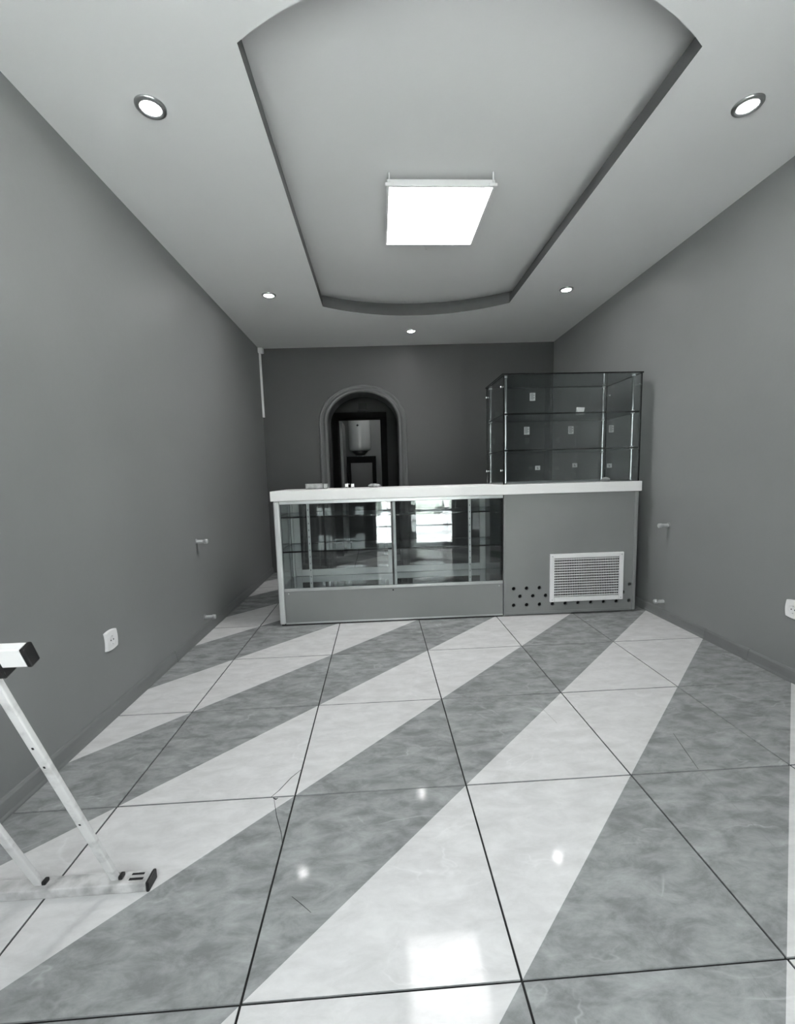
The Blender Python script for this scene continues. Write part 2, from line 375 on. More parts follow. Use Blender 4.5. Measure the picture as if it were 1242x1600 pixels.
tl2 = [(cxm+(x-cxm)*1.12, cym+(y-cym)*1.07) for x, y in tl]; k = len(tl)
MB().add([(x, y, zc(x)+LIP) for x, y in tl]+[(x, y, zc(x)+LIP) for x, y in tl2]+[(x, y, zc(x)+DZ+.003) for x, y in tl2],
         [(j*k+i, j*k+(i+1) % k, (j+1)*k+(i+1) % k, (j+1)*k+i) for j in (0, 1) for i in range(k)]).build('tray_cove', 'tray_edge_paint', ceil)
MB().add([(x, y, zc(x)+DZ) for x, y in [(TX0-.1, TY0-.4), (TX1+.1, TY0-.4), (TX1+.1, TY1+.4), (TX0-.1, TY1+.4)]], [(0, 1, 2, 3)]).build('tray_panel', 'ceiling_paint', ceil)
struct(MB().box(XL-.12, XR+.12, YF-.2, YB+.3, ZT-.02, ZT+.1).build('ceiling_slab', 'ceiling_paint'), 'structural slab above the dropped ceiling', 'ceiling')

# LED panel
px0, px1, py0, py1 = -0.176, 0.414, 1.118, 1.722
zt = zc(.12)+.110; zb = zt-.033; zs = zc(.12)+DZ
t = thing('ceiling_light_panel', (.118, 1.413, zt), 'bright square light panel fixed in the ceiling tray', 'light panel')
mb = MB(); w = .012
mb.box(px0, px1, py0, py0+w, zb, zt).box(px0, px1, py1-w, py1, zb, zt).box(px0, px0+w, py0+w, py1-w, zb, zt).box(px1-w, px1, py0+w, py1-w, zb, zt)
mb.build('panel_frame', 'white_plastic', t, .001)
MB().box(px0+w, px1-w, py0+w, py1-w, zb+.002, zb+.012).build('diffuser', 'led_panel', t)
MB().box(px0+.001, px1-.001, py0+.001, py1-.001, zt, zt+.002).build('back_plate', 'white_plastic', t)
MB().box(.04, .20, 1.34, 1.50, zt+.0021, zs+.004).build('driver_box', 'white_plastic', t)
for x in (px0+.012, px1-.012):
    MB().box(x-.022, x+.022, py0-.012, py0-.0005, zb-.004, zb+.012).tube((x, py0-.006, zb+.012), (x, py0-.006, zs+.004), .004).build('mounting_clip', 'white_plastic', t, .001)
mb = MB(); q = [(0.08, 1.735, zt-.002), (.085, 1.75, zt-.02), (.10, 1.775, zt-.03), (.115, 1.795, zt-.022)]
for a, b in zip(q, q[1:]): mb.tube(a, b, .0012, n=8)
mb.build('wire_end', 'white_plastic', t)

# downlights
def downlight(x, y, label, e=.040, ro=.056):
    z = zc(x); t = thing('downlight', (x, y, z), label, 'downlight', 'round ceiling downlights')
    MB().lathe((x, y, z), [(ro, .004), (ro, -.004), (ro-.004, -.009), (e+.004, -.010), (e+.001, -.004), (e, .0)]).build('trim_ring', 'dull_chrome', t)
    MB().lathe((x, y, z), [(e-.0005, -.005), (e*.7, -.0095), (e*.35, -.0115), (.001, -.012)]).build('lamp_lens', 'led_spot', t)
downlight(-1.117, .512, 'round downlight at the near left of the ceiling, above the socket wall', .036, .057)
downlight(1.307, .500, 'round downlight at the near right of the ceiling, beside the tray corner', .036, .057)
downlight(-1.098, 2.279, 'round downlight at the far left of the ceiling, near the conduit corner', .037, .056)
downlight(1.322, 2.277, 'round downlight at the far right of the ceiling, above the glass cabinet', .037, .056)
downlight(.109, 3.213, 'smallest looking round downlight, between the tray and the end wall', .036, .050)

# ------------------------------------------------------------------ baseboards
def baseboard(name, x, s, y0, y1, joints, label):
    prof = [(0, 0), (.020, 0), (.020, .006), (.016, .016), (.013, .040), (.010, .055), (.004, .064), (0, .066)]
    mb = MB(); n = len(prof)
    vs = [(x+s*a, y, z) for y in (y0, y1) for a, z in prof]
    mb.add(vs, [(i, i+1, n+i+1, n+i) for i in range(n-1)]); mb.add(vs, [tuple(range(n)), tuple(range(2*n-1, n-1, -1))])
    o = mb.build(name, 'baseboard_plastic'); struct(o, label)
    for y in joints:
        m2 = MB(); p2 = [(a+.0025 if a else 0, z+(.002 if z > .06 else 0)) for a, z in prof]
        vs = [(x+s*a, yy, z) for yy in (y-.011, y+.011) for a, z in p2]
        m2.add(vs, [(i, i+1, n+i+1, n+i) for i in range(n-1)]); m2.add(vs, [tuple(range(n)), tuple(range(2*n-1, n-1, -1))])
        m2.build('joint_clip', 'baseboard_plastic', o)
baseboard('baseboard_left', XL, 1, YF, YB, [1.22, -.9], 'grey plastic skirting along the left wall')
baseboard('baseboard_right', XR, -1, YF, YB, [1.19, .86, -.6], 'grey plastic skirting along the right wall')

# ------------------------------------------------------------------ display counter, left glazed unit
G, GE = 'clear_glass', 'glass_edge'
CX0, CXM, CX1, CY0, CY1 = -1.045, .652, 1.692, 1.772, 2.30
t = thing('display_counter', ((CX0+CXM)/2, 2.03, 0), 'grey low counter with a glazed display case and glass shelves', 'display counter')
MB().box(CX0+.012, CXM-.004, CY0+.012, CY1, .0, .02).build('plinth', 'black_plastic', t)
MB().box(CX0+.045, CXM-.004, CY0+.006, CY0+.022, .012, .262).build('front_panel', 'counter_panel', t, .002)
MB().box(CX0+.012, CX0+.024, CY0+.045, CY1-.03, .02, .262).build('end_panel', 'counter_panel', t, .001)
MB().box(CX0+.03, CXM-.004, CY1-.02, CY1-.004, .02, .262).build('back_panel', 'counter_panel', t, .001)
MB().box(CX0+.024, CXM-.004, CY0+.026, CY1-.022, .250, .270).build('case_floor', 'case_base', t, .001)
MB().box(CX0, CX0+.044, CY0, CY0+.044, .012, .936).build('corner_post', 'alu_light', t, .012, seg=4)
MB().box(CX0, CX0+.044, CY1-.044, CY1, .012, .936).build('corner_post', 'alu_light', t, .012, seg=4)
MB().box(CX0+.045, CXM-.004, CY0+.004, CY0+.024, .2625, .284).build('lower_rail', 'alu', t, .002)
MB().box(CX0+.045, CXM-.004, CY0+.004, CY0+.012, .012, .024).build('base_trim', 'alu', t, .001)
MB().box(CX0+.045, CXM-.004, CY0+.004, CY0+.024, .912, .936).build('upper_rail', 'alu', t, .002)
for x in (CX0+.075, -.19, CXM-.035):
    MB().lathe((x, CY0+.0062, .245), [(.006, 0), (.0055, -.002), (.0005, -.003)], 14, axis='y').build('screw', 'black_plastic' if x > -.5 and x < 0 else 'dull_chrome', t)
MB().pane(CX0+.045, -.192, CY0+.009, CY0+.014, .2845, .9115).build('glass_front', [G, GE], t)
MB().pane(-.176, CXM-.012, CY0+.009, CY0+.014, .2845, .9115).build('glass_front', [G, GE], t)
MB().box(-.191, -.177, CY0+.008, CY0+.026, .2845, .9115).build('glazing_joint', 'black_plastic', t)
MB().box(-.176, -.156, CY0+.030, CY0+.042, .271, .93).build('shelf_upright', 'alu_light', t, .002)
MB().pane(CX0+.018, CX0+.023, CY0+.045, CY1-.045, .271, .935).build('glass_end', [G, GE], t)
MB().box(CXM-.02, CXM-.006, CY0+.026, CY1-.045, .271, .935).build('partition', 'dark_gloss', t, .001)
for z in (.812, .553):
    MB().pane(CX0+.03, -.185, CY0+.045, CY1-.07, z-.005, z+.007).build('glass_shelf', [G, GE], t)
    MB().pane(-.173, CXM-.026, CY0+.045, CY1-.07, z-.005, z+.007).build('glass_shelf', [G, GE], t)
for x, y in ((-.80, CY0+.03), (.40, CY0+.03)):
    r_ = MB().box(x-.010, x+.010, y-.004, y+.008, .271, .93).build('shelf_standard', 'alu_light', t, .001)
    mb = MB()
    for k in range(12): mb.box(x-.002, x+.002, y-.0046, y-.0042, .31+k*.05, .322+k*.05)
    tag(mb.build('slot_row', 'hole_dark', r_), kind='stuff')
for x0, x1, yy in ((CX0+.045, -.16, CY1-.050), (-.19, CXM-.012, CY1-.030)):      # sliding back doors
    mb = MB(); w = .052
    mb.box(x0, x0+w, yy, yy+.016, .271, .935).box(x1-w, x1, yy, yy+.016, .271, .935).box(x0+w, x1-w, yy, yy+.016, .271, .325).box(x0+w, x1-w, yy, yy+.016, .90, .935)
    f_ = mb.build('sliding_door', 'alu_light', t, .002)
    MB().pane(x0+w, x1-w, yy+.006, yy+.010, .325, .90).build('pane', [G, GE], f_)
for z in (.81, .55):
    for y in (CY0+.07, CY1-.10):
        MB().tube((CXM-.045, y, z-.008), (CXM-.021, y, z-.008), .006, n=12).build('shelf_peg', 'chrome', t)

# right solid unit with grille
t = thing('counter_cabinet', ((CXM+CX1)/2, 2.03, 0), 'grey solid counter unit with a white air grille and round vent holes', 'counter')
MB().box(CXM+.02, CX1-.03, CY0+.06, CY1, .03, .93).build('carcass', 'hole_dark', t)
MB().box(CXM, CXM+.018, CY0, CY0+.03, .010, .936).build('edge_profile', 'counter_panel', t, .003)
MB().box(CX1-.030, CX1-.004, CY0-.002, CY0+.030, .010, .936).build('corner_post', 'counter_panel', t, .009, seg=4)
MB().box(CX1-.022, CX1-.008, CY0+.031, CY1, .010, .936).build('end_panel', 'counter_panel', t, .001)
MB().box(CXM+.02, CX1-.03, CY0+.05, CY1-.02, 0, .03).build('plinth', 'black_plastic', t)
holes = [(.731+.1*k, .216) for k in range(3)]+[(1.644-.002, .216)]+[(.780+.1*k, .154) for k in range(3)]+[(1.592, .155)]+[(.731+.1011*k, .0855) for k in range(10)]
mb = MB().box(CXM+.019, CX1-.031, CY0+.006, CY0+.018, .012, .936)
mb.box(CXM+.019, CX1-.031, CY0+.003, CY0+.0062, .012, .032)
fp = mb.build('front_panel', 'counter_panel', t)
mbc = MB()
for x, z in holes: mbc.tube((x, CY0-.05, z), (x, CY0+.045, z), .0145, n=24, smooth=False)
cut = mbc.build('cutter', 'hole_dark', t)
bo = fp.modifiers.new('holes', 'BOOLEAN'); bo.object = cut; bo.operation = 'DIFFERENCE'; bo.solver = 'EXACT'
bpy.context.view_layer.update()
dg = bpy.context.evaluated_depsgraph_get()
me = bpy.data.meshes.new_from_object(fp.evaluated_get(dg)); fp.modifiers.clear(); fp.data = me
bpy.data.objects.remove(cut, do_unlink=True)
for i in range(len(me.materials)-1, 0, -1): me.materials.pop(index=i)
for p in me.polygons: p.material_index = 0
gx0, gx1, gz0, gz1, w = 1.008, 1.582, .103, .475, .034
mb = MB(); ya, yb_ = CY0-.010, CY0+.0055
mb.box(gx0, gx0+w, ya, yb_, gz0, gz1).box(gx1-w, gx1, ya, yb_, gz0, gz1).box(gx0+w, gx1-w, ya, yb_, gz0, gz0+w).box(gx0+w, gx1-w, ya, yb_, gz1-w, gz1)
gr = mb.build('air_grille', 'white_plastic', t, .003); gr['label'] = 'white rectangular air grille with louvre slats'
MB().box(gx0+w, gx1-w, CY0+.0035, CY0+.0055, gz0+w, gz1-w).build('grille_backing', 'hole_dark', gr)
NS = 15; sp = (gz1-gz0-2*w)/NS; me0 = None
ax_, ay_, az_ = Vector((1, 0, 0)), Vector((0, math.cos(.55), -math.sin(.55))), Vector((0, math.sin(.55), math.cos(.55)))
for k in range(NS):
    z = gz0+w+(k+.5)*sp
    if me0 is None:
        o0 = MB().obox(((gx0+gx1)/2, CY0-.003, z), ax_, ay_, az_, (gx1-gx0)/2-w, .006, .0022).build('slat', 'white_plastic', gr); me0 = o0.data; z0_ = z
    else:
        o_ = bpy.data.objects.new('slat', me0); col.objects.link(o_); o_.parent = gr; o_.location = (0, 0, z-z0_)
mb = MB(); nb = 38
for k in range(1, nb):
    x = gx0+w+(gx1-gx0-2*w)*k/nb; mb.box(x-.0011, x+.0011, CY0-.001, CY0+.0033, gz0+w, gz1-w)
tag(mb.build('grille_bars', 'white_plastic', gr), kind='stuff')
for x in (gx0+.017, gx1-.017):
    for z in (gz0+.017, gz1-.017): MB().lathe((x, ya, z), [(.005, 0), (.0045, -.0015), (.0004, -.002)], 12, axis='y').build('screw', 'dull_chrome', gr)

# continuous worktop
wt = MB().box(CX0-.012, CX1+.004, CY0-.022, CY1+.01, .937, 1.010).build('countertop', 'counter_white', None, .004, loc=((CX0+CX1)/2, 2.03, .937))
tag(wt, 'long white countertop running over both counter units', 'countertop')

# ------------------------------------------------------------------ glass cabinet on the counter
Z0, Z1 = 1.0105, 1.800
KX0, KX1, KY0, KY1 = .650, 1.690, 1.785, 2.275
t = thing('glass_cabinet', ((KX0+KX1)/2, 2.03, Z0), 'tall clear glass display cabinet with chrome posts on the white countertop', 'display cabinet')
MB().pane(KX0-.006, KX1+.006, KY0-.006, KY1+.006, Z1, Z1+.010).build('glass_top', [G, GE], t)
MB().pane(KX0+.0125, KX1-.0105, KY0, KY0+.005, Z0+.001, Z1-.001).build('glass_front', [G, GE], t)
MB().pane(KX0, KX0+.012, KY0-.002, KY1, Z0+.001, Z1-.001).build('glass_side', [G, GE], t)
MB().pane(KX1-.010, KX1, KY0-.002, KY1, Z0+.001, Z1-.001).build('glass_side', [G, GE], t)
for z in (1.528, 1.264):
    MB().pane(KX0+.013, KX1-.011, KY0+.006, KY1-.03, z-.010, z+.002).build('glass_shelf', [G, GE], t)
posts = [(KX0+.028, KY0+.030), (KX1-.048, KY0+.030), (KX0+.028, KY1-.030), (KX1-.048, KY1-.030)]
for x, y in posts:
    p_ = MB().tube((x, y, Z0), (x, y, Z1-.001), .0105, n=24).build('post', 'chrome', t)
    for z in (1.528, 1.264): MB().lathe((x, y, z-.003), [(.0108, -.012), (.0124, -.010), (.0124, .010), (.0108, .012)], 24).build('collar', 'dull_chrome', p_)
    MB().lathe((x, y, Z0), [(.0124, 0), (.0124, .010), (.0108, .012)], 24).build('collar', 'dull_chrome', p_)
    MB().lathe((x, y, Z1-.002), [(.0108, -.014), (.0124, -.012), (.0124, 0)], 24).build('collar', 'dull_chrome', p_)
    sx = -1 if x < 1.2 else 1
    for z in (1.722, 1.115):
        MB().tube((x+sx*.0105, y, z), (KX0-.012 if sx < 0 else KX1+.012, y, z), .0035, n=12).lathe(((KX0-.006) if sx < 0 else (KX1+.006), y, z), [(.0005, -.006), (.007, -.005), (.007, .005), (.0005, .006)], 16, axis='x').build('glass_clamp', 'chrome', p_)
for za, zb_ in ((Z0+.001, Z0+.012),): MB().box(KX0+.045, KX1-.065, KY1-.020, KY1-.014, za, zb_).build('slide_track', 'alu', t, .001)
xm = (KX0+KX1)/2
MB().pane(KX0+.012, xm+.02, KY1-.010, KY1-.006, Z0+.002, Z1-.002).build('sliding_pane', [G, GE], t)
MB().pane(xm-.02, KX1-.012, KY1-.004, KY1, Z0+.002, Z1-.002).build('sliding_pane', [G, GE], t)

# paper tags stuck inside the cabinet front
TG = [(832,620,8.6,12,'small pale printed tag at the top left of the glass cabinet, alone on its level'),
      (823,673,8.6,12,'small pale printed tag at the left of the middle level of the glass cabinet'),
      (892,672,8.6,12,'small pale printed tag at the centre of the middle level of the glass cabinet'),
      (955,670,8,11,'small pale printed tag at the right of the middle level of the glass cabinet'),
      (840,731,8,6.5,'tiny square tag at the left of the lowest level of the glass cabinet'),
      (898,727,8,6.5,'tiny square tag at the centre of the lowest level of the glass cabinet'),
      (952,727.5,8,6.5,'tiny square tag at the right of the lowest level of the glass cabinet')]
yt = KY0+.0058
for px, py, pw, ph, lb in TG:
    c = on_plane(px, py, 1, yt); s_ = 1/212.0; hw, hh = pw*s_/2, ph*s_/2
    t = thing('price_tag', (c.x, yt, c.z-hh), lb, 'tag', 'paper tags in the glass cabinet')
    MB().box(c.x-hw, c.x+hw, yt, yt+.0006, c.z-hh, c.z+hh).build('card', 'paper', t)
    mb = MB()
    if ph > 9:
        for k in range(5): mb.box(c.x-hw*.75, c.x+hw*(.75 if k % 2 else .35), yt-.0004, yt-.00005, c.z+hh*(.66-k*.33), c.z+hh*(.80-k*.33))
    else:
        mb.box(c.x-hw*.3, c.x+hw*.35, yt-.0004, yt-.00005, c.z-hh*.45, c.z-hh*.1).box(c.x-hw*.3, c.x-hw*.05, yt-.0004, yt-.00005, c.z, c.z+hh*.5)
    tag(mb.build('print', 'ink', t), kind='stuff')

def crumple(name, c, sx, sy, sz, mt, label, cat, seed, amp=.35):
    rnd = random.Random(seed); bm = bmesh.new(); bmesh.ops.create_icosphere(bm, subdivisions=3, radius=1)
    dirs = [(Vector((rnd.uniform(-1, 1), rnd.uniform(-1, 1), rnd.uniform(-1, 1))).normalized(), rnd.uniform(.3, 1)) for _ in range(16)]
    for v in bm.verts:
        n_ = v.co.normalized(); k = 1.0
        for d_, a in dirs: k -= amp*a*max(0, n_.dot(d_)-.75)*1.6
        k += rnd.uniform(-.05, .05)
        v.co = Vector((n_.x*k*sx, n_.y*k*sy, max(n_.z*k, -.45)*sz+.45*sz))
    me = bpy.data.meshes.new(name); bm.to_mesh(me); bm.free(); me.materials.append(M[mt])
    o = bpy.data.objects.new(name, me); col.objects.link(o); o.location = c
    return tag(o, label, cat)
c = on_plane(908, 640, 1, 1.95)
# folded paper on the upper shelf
mb = MB(); cx_, cy_, cz_ = c.x, 1.95, 1.5305
mb.add([(cx_-.034, cy_-.02, cz_), (cx_+.022, cy_-.018, cz_), (cx_+.030, cy_+.03, cz_), (cx_-.030, cy_+.03, cz_),
        (cx_-.032, cy_+.012, cz_+.058), (cx_+.036, cy_+.016, cz_+.056), (cx_+.018, cy_-.000, cz_+.026), (cx_-.028, cy_-.002, cz_+.030)],
       [(0, 1, 6, 7), (7, 6, 5, 4), (4, 5, 2, 3), (0, 7, 4, 3), (1, 2, 5, 6), (0, 3, 2, 1)])
tag(mb.build('folded_paper', 'white_paper', None, loc=(cx_, cy_, cz_)), 'folded scrap of white paper on the upper shelf of the glass cabinet', 'paper')
c = on_plane(946, 750, 1, 1.93)
crumple('crumpled_wrapper', (c.x, 1.93, 1.0103), .036, .03, .024, 'paper', 'crumpled pale wrapper on the countertop inside the glass cabinet', 'wrapper', 5)

# things on the countertop by the arch
c0 = on_plane(478, 763, 1, 2.16); c1 = on_plane(513, 763, 1, 2.16); ZK = 1.0103
t = thing('plastic_box', ((c0.x+c1.x)/2, 2.16, ZK), 'small clear plastic box on the left end of the countertop', 'box')
MB().box(c0.x, c1.x-.04, 2.12, 2.20, ZK, ZK+.044).build('box_body', 'frosted_plastic', t, .008, seg=3)
MB().box(c1.x-.0395, c1.x, 2.12, 2.20, ZK, ZK+.042).build('box_lid', 'frosted_plastic', t, .008, seg=3)
for px, lb in ((541.5, 'tiny clear plastic cube on the countertop, the one nearer the plastic box'), (551, 'tiny clear plastic cube on the countertop, the one farther from the plastic box')):
    c = on_plane(px, 760, 1, 2.22); h = .0125; x, y, w = c.x, 2.22, .003
    t = thing('plastic_cube', (x, y, ZK), lb, 'cube', 'tiny plastic cubes on the countertop')
    mb = MB().box(x-h, x-h+w, y-h, y+h, ZK, ZK+.034).box(x+h-w, x+h, y-h, y+h, ZK, ZK+.034).box(x-h+w, x+h-w, y-h, y+h, ZK+.031, ZK+.034).box(x-h+w, x+h-w, y-h, y+h, ZK+.008, ZK+.011)
    mb.build('cube_frame', 'white_plastic', t)
    MB().box(x-h+w, x+h-w, y-.002, y+.002, ZK+.011, ZK+.031).build('cube_window', 'clear_plastic', t)
c = on_plane(584, 757, 1, 2.20)
crumple('crumpled_bag', (c.x, 2.20, ZK), .060, .045, .022, 'bag_film', 'crumpled pale plastic bag lying on the countertop before the arch', 'bag', 8, .5)

# ------------------------------------------------------------------ wall fittings
def socket(x, s, y, z, lb):
    t = thing('wall_socket', (x, y, z-.042), lb, 'socket', 'white wall sockets')
    n, h, pts = 10, .042, []
    for k in range(4):                                # a square plate with slightly curved sides
        a0 = Vector([(-h, -h), (h, -h), (h, h), (-h, h)][k]); a1 = Vector([(h, -h), (h, h), (-h, h), (-h, -h)][k])
        nrm = Vector(((a1-a0).y, -(a1-a0).x)).normalized()
        bow = .006 if k in (0, 2) else (-.005 if k == 3 else .005)
        for i in range(n):
            f_ = i/n; q = a0.lerp(a1, f_)+nrm*(bow*4*f_*(1-f_)); pts.append(q)
    m_ = len(pts); vs = []
    for d_, sc in ((0, 1.0), (.008, 1.0), (.012, .93)): vs += [(x+s*d_, y+q.x*sc, z+q.y*sc) for q in pts]
    mb = MB(); mb.add(vs, [(j*m_+i, j*m_+(i+1) % m_, (j+1)*m_+(i+1) % m_, (j+1)*m_+i) for j in (0, 1) for i in range(m_)])
    mb.add(vs[2*m_:], [tuple(range(m_))]); mb.build('plate', 'white_plastic', t, merge=True)
    MB().lathe((x+s*.012, y, z), [(.024, -s*.001), (.024, s*.002), (.0215, s*.002), (.020, s*.0004), (.0005, s*.0004)], 32, axis='x').build('well', 'white_plastic', t)
    for dy in (-.0095, .0095): MB().lathe((x+s*.0126, y+dy, z), [(.0032, -s*.001), (.0032, s*.0004), (.0002, s*.0005)], 14, axis='x').build('pin_hole', 'hole_dark', t)
    for dz in (.0165, -.0205): MB().box(min(x+s*.0124, x+s*.0145), max(x+s*.0124, x+s*.0145), y-.002, y+.002, z+dz, z+dz+.004).build('earth_contact', 'dull_chrome', t)
socket(XL, 1, .622, .367, 'white power socket on the left wall, above the skirting')
socket(XR, -1, .607, .372, 'white power socket on the right wall, cut by the picture edge')
def peg(x, s, y, z, lb):
    t = thing('pipe_stub', (x, y, z), lb, 'pipe stub', 'painted pipe stubs on the side walls')
    MB().tube((x, y, z), (x+s*.055, y, z), .013, n=20).lathe((x+s*.055, y, z), [(.013, -s*.001), (.0165, 0), (.0165, s*.018), (.013, s*.022), (.0004, s*.023)], 20, axis='x').build('stub', 'stub_toplit', t)
    MB().lathe((x, y, z), [(.022, 0), (.021, s*.004), (.0131, s*.006)], 20, axis='x').build('flange', 'wall_paint', t)
peg(XL, 1, 1.66, .678, 'painted pipe stub at waist height on the left wall near the counter')
peg(XL, 1, 1.70, .120, 'painted pipe stub just above the skirting on the left wall')
peg(XR, -1, 1.585, .690, 'painted pipe stub at waist height on the right wall near the counter')
peg(XR, -1, 1.60, .126, 'painted pipe stub just above the skirting on the right wall')
t = thing('cable_conduit', (XL+.018, YB-.018, 1.80), 'thin white cable conduit hanging in the far left corner of the room', 'conduit')
MB().box(XL+.0005, XL+.022, YB-.024, YB-.0005, 1.80, 2.50).build('channel', 'white_plastic', t, .003)
MB().box(XL+.0005, XL+.055, YB-.065, YB-.0005, 2.495, 2.551).build('junction_box', 'white_plastic', t, .006)

# ------------------------------------------------------------------ corridor and back room beyond the arch
YD = 4.62
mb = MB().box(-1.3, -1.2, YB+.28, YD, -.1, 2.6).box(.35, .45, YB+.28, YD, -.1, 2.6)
struct(mb.build('wall_corridor', 'corridor_shade'), 'dim grey corridor walls beyond the arch')
struct(MB().box(-1.3, .45, YB+.28, 6.0, 2.55, 2.65).build('ceiling_corridor', 'ceiling_paint'), 'dim corridor ceiling beyond the arch')
dx0, dx1, dz1 = -.795, -.222, 1.885
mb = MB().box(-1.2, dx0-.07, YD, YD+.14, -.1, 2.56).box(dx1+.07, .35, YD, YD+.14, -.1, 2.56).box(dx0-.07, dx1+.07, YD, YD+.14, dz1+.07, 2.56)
struct(mb.build('wall_inner', 'corridor_shade'), 'inner wall, darkened for shade, with a doorway seen through the arch')
r = bpy.data.objects.new('door_2', None); col.objects.link(r); r.location = ((dx0+dx1)/2, YD, 0); ORG[r.name] = Vector(r.location)
tag(r, 'black framed inner doorway seen through the arch', 'door', kind='structure')
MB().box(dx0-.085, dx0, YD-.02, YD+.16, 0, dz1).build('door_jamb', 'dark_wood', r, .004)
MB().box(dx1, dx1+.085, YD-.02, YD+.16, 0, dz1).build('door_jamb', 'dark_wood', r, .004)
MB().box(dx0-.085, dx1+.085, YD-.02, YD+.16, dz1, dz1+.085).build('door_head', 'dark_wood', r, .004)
dl = MB().box(dx0+.004, dx0+.040, YD+.165, YD+.70, .01, dz1-.005).build('door_leaf', 'counter_panel', r, .003)
MB().tube((dx0+.041, YD+.62, 1.0), (dx0+.085, YD+.62, 1.0), .008, n=12).tube((dx0+.08, YD+.62, 1.0), (dx0+.08, YD+.52, 1.0), .008, n=12).build('door_handle', 'dull_chrome', dl)
c = on_plane(566.5, 635, 1, YD-.04)
t = thing('wall_lamp', (c.x, YD, c.z-.055), 'small unlit dark lamp box above the inner doorway', 'lamp')
mb = MB(); mb.prism([(c.x-.075, c.z-.055), (c.x+.075, c.z-.055), (c.x+.06, c.z+.055), (c.x-.06, c.z+.055)], YD-.07, YD-.0005); mb.build('housing', 'black_plastic', t, .004)
MB().box(c.x-.055, c.x+.055, YD-.075, YD-.0705, c.z-.042, c.z+.035).build('lens', 'dark_gloss', t, .001)
mb = MB().box(-1.3, -1.2, YD+.14, 6.0, -.1, 2.56).box(.35, .45, YD+.14, 6.0, -.1, 2.56).box(-1.3, .45, 5.9, 6.0, -.1, 2.56)
struct(mb.build('wall_room', 'back_plaster'), 'pale wall of the small back room')
# water heater
bx_, by_ = -.552, 5.68
t = thing('water_heater', (bx_, by_, 1.50), 'white cylindrical water heater hanging in the back room', 'water heater')
MB().lathe((bx_, by_, 0), [(.0005, 1.515), (.10, 1.515), (.150, 1.52), (.172, 1.54), (.176, 1.575), (.176, 2.20), (.172, 2.235), (.14, 2.26), (.0005, 2.27)], 48).build('tank', 'boiler_enamel', t)
MB().lathe((bx_, by_, 0), [(.0005, 1.445), (.065, 1.447), (.075, 1.455), (.135, 1.514), (.0005, 1.5145)], 40).build('bottom_cover', 'black_plastic', t)
for z in (1.75, 2.08): MB().box(bx_-.09, bx_+.09, by_+.16, by_+.2195, z, z+.045).build('bracket', 'dull_chrome', t)
MB().lathe((bx_-.02, by_-.174, 1.905), [(.020, .004), (.020, -.004), (.0005, -.0045)], 4, axis='y').build('badge', 'black_plastic', t)
for dx in (-.04, .04): MB().tube((bx_+dx, by_, 1.450), (bx_+dx, by_, 1.30), .008, n=12).build('pipe', 'dull_chrome', t)
# dark appliance under it
ax0, ax1, ay0, ay1, az1 = -.745, -.300, 5.30, 5.62, 1.415
t = thing('dark_fridge', ((ax0+ax1)/2, 5.46, 0), 'dark tall fridge below the water heater in the back room', 'fridge')
MB().box(ax0, ax1, ay0+.03, ay1, 0.0, az1).build('fridge_body', 'dark_wood', t, .006)
dr = MB().box(ax0, ax1, ay0, ay0+.028, .06, az1).build('fridge_door', 'dark_wood', t, .006)
MB().box(ax0+.06, ax1-.06, ay0-.004, ay0-.0005, .70, az1-.10).build('door_panel', 'fridge_panel', dr, .002)
MB().box(ax0+.02, ax0+.035, ay0-.03, ay0-.0005, .9, 1.15).build('handle', 'dark_wood', dr, .003)
# unseen lamp, added to light the back room
t = thing('ceiling_globe_lamp', (-.2, 5.15, 2.55), 'unseen small globe lamp added to light the back room', 'lamp')
MB().lathe((-.2, 5.15, 2.55), [(.0005, -.0), (.06, -.0), (.06, -.03), (.04, -.035), (.0005, -.035)], 24).build('lamp_base', 'white_plastic', t)
MB().lathe((-.2, 5.15, 2.45), [(.0005, -.07)]+[(.07*math.sin(a*.1*math.pi), -.07*math.cos(a*.1*math.pi)) for a in range(1, 9)]+[(.038, .064)], 24).build('globe', 'led_bulb', t)

# ------------------------------------------------------------------ white folding trestle at the left edge
lean = math.atan2(.292, .76)
UPV = Vector((0, -math.sin(lean), math.cos(lean))); NRM = Vector((0, -math.cos(lean), -math.sin(lean))); XV = Vector((1, 0, 0))
UP2 = Vector((0, -UPV.y, UPV.z))
bar_y = -.305
t = thing('folding_trestle', (-1.12, -.55, 0), 'white metal folding trestle with black end caps at the left edge', 'trestle')
TOPZ = .787; apex_y = bar_y-math.tan(lean)*TOPZ
def bar(y, s):
    mb = MB().box(-1.36, -.936, y-.021, y+.021, .0, .027)
    b_ = mb.build('foot_bar', 'ladder_grimy', t, .003)
    MB().box(-.935, -.926, y-.0225, y+.0225, 0, .029).build('end_cap', 'black_plastic', b_, .003)
    MB().box(-1.371, -1.361, y-.024, y+.024, 0, .031).build('end_cap', 'black_plastic', b_, .003)
    mb = MB().box(-.985, -.948, y-.010, y-.003, .0272, .0278).box(-.985, -.952, y+.006, y+.012, .0272, .0278)
    tag(mb.build('slots', 'hole_dark', b_), kind='stuff')
bar(bar_y, 1); bar(2*apex_y-bar_y, -1)
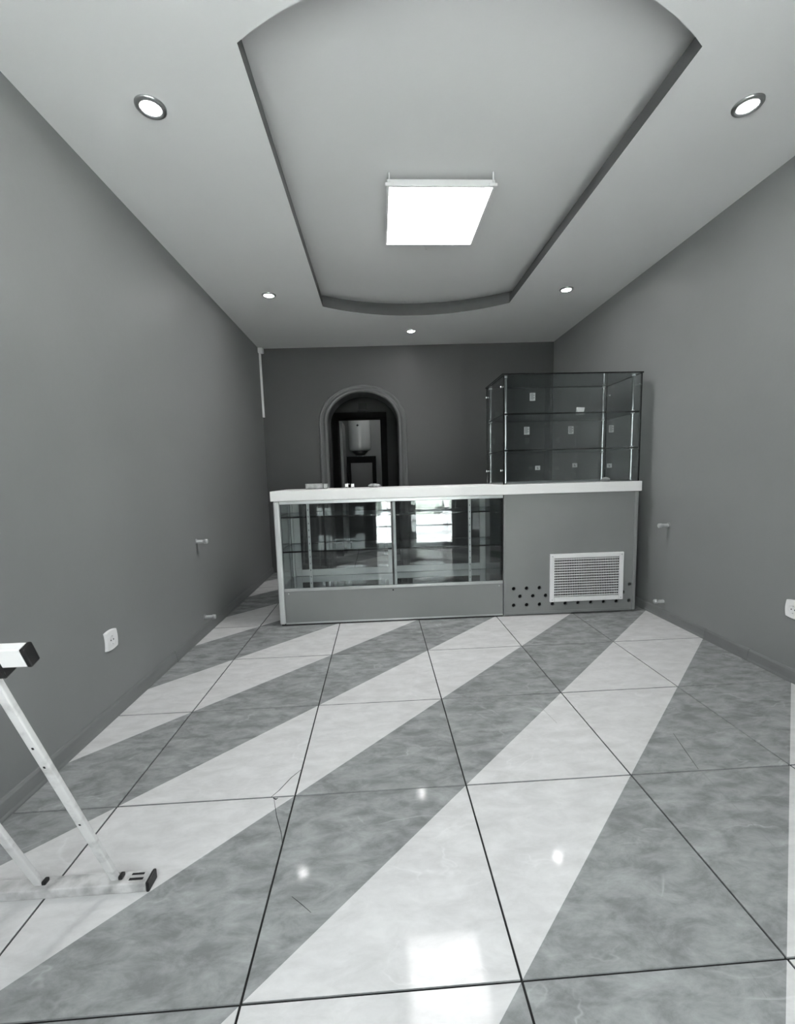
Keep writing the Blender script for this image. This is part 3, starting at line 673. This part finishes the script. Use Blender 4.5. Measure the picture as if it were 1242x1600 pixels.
for sgn, y0, uv in ((1, bar_y, UPV), (-1, 2*apex_y-bar_y, UP2)):
    nv = XV.cross(uv)
    for x in (-1.024, -1.224):
        if sgn < 0: x -= .036
        p0 = Vector((x, y0, .027)); L_ = (TOPZ-.05)/uv.z
        lg = MB().obox(p0+uv*(L_/2), XV, nv, uv, .0105, .0065, L_/2).build('leg', 'ladder_white', t, .003)
        MB().box(x+(.011 if sgn > 0 else -.022), x+.022 if sgn > 0 else x-.011, y0-.009, y0+.009, .0275, .039).build('foot_bracket', 'black_plastic', lg, .003)
        if sgn > 0:
            mb = MB()
            for f_ in (.62, .70, .34): mb.obox(p0+uv*(L_*f_)+nv*(.0068 if nv.y < 0 else -.0068), XV, nv, uv, .0022, .0004, .003)
            tag(mb.build('rivet_holes', 'hole_dark', lg), kind='stuff')
tc = Vector((0, apex_y-.004, TOPZ))
nv = XV.cross(UPV)
b_ = MB().obox(Vector((-1.1415, tc.y, tc.z)), XV, nv, UPV, .2145, .0105, .0205).build('top_beam', 'ladder_white', t, .002)
MB().obox(Vector((-.922, tc.y, tc.z)), XV, nv, UPV, .0045, .0118, .0215).build('end_cap', 'black_plastic', b_, .003)
MB().obox(Vector((-1.361, tc.y, tc.z)), XV, nv, UPV, .0045, .0118, .0215).build('end_cap', 'black_plastic', b_, .003)
for x in (-1.024, -1.224):
    MB().obox(Vector((x+.016, tc.y, tc.z))-UPV*.018, XV, nv, UPV, .038, .0145, .026).build('hinge_bracket', 'black_plastic', t, .003)

# ------------------------------------------------------------------ street outside the shop front
struct(MB().box(-9, 9, -3.1, YF-.2, -.30, -.012).build('ground_pavement', 'pavement'), 'sunlit pale pavement outside the shop front', 'ground')
struct(MB().box(-9, 9, -14, -3.1, -.30, -.06).build('ground_street', 'asphalt'), 'grey street beyond the pavement outside', 'ground')
o = MB().box(-8, 8, -5.2, -4.9, -.012, .16).build('kerb', 'facade', loc=(0, -5, -.012)); tag(o, 'low pale kerb across the street outside', 'kerb')
for i, (x, s_) in enumerate(((-2.6, .8), (-.9, .7), (.7, .75), (2.3, .85))):
    crumple('street_shrub', (x, -6.2, -.012), s_, .6, .75, 'hedge_leaf', ['leafy shrub outside, farthest left of the row', 'leafy shrub outside, second of the row from the left', 'leafy shrub outside, third of the row from the left', 'leafy shrub outside, farthest right of the row'][i], 'shrub', 20+i, .6)['group'] = 'shrubs across the street'
t = thing('street_house', (0, -10, -.012), 'pale house across the street outside', 'house')
MB().box(-6, 6, -12, -10, -.012, 3.4).build('house_wall', 'facade', t)
MB().prism([(-6.3, 3.4), (6.3, 3.4), (5.6, 4.3), (-5.6, 4.3)], -12.3, -9.7).build('house_roof', 'counter_panel', t)
for x in (-4, -1.6, .8, 3.2):
    w_ = MB().box(x-.5, x+.5, -9.99, -9.95, 1.0, 2.3).build('house_window', 'white_plastic', t)
    MB().box(x-.44, x+.44, -9.949, -9.945, 1.06, 2.24).build('pane', 'glass_edge', w_)
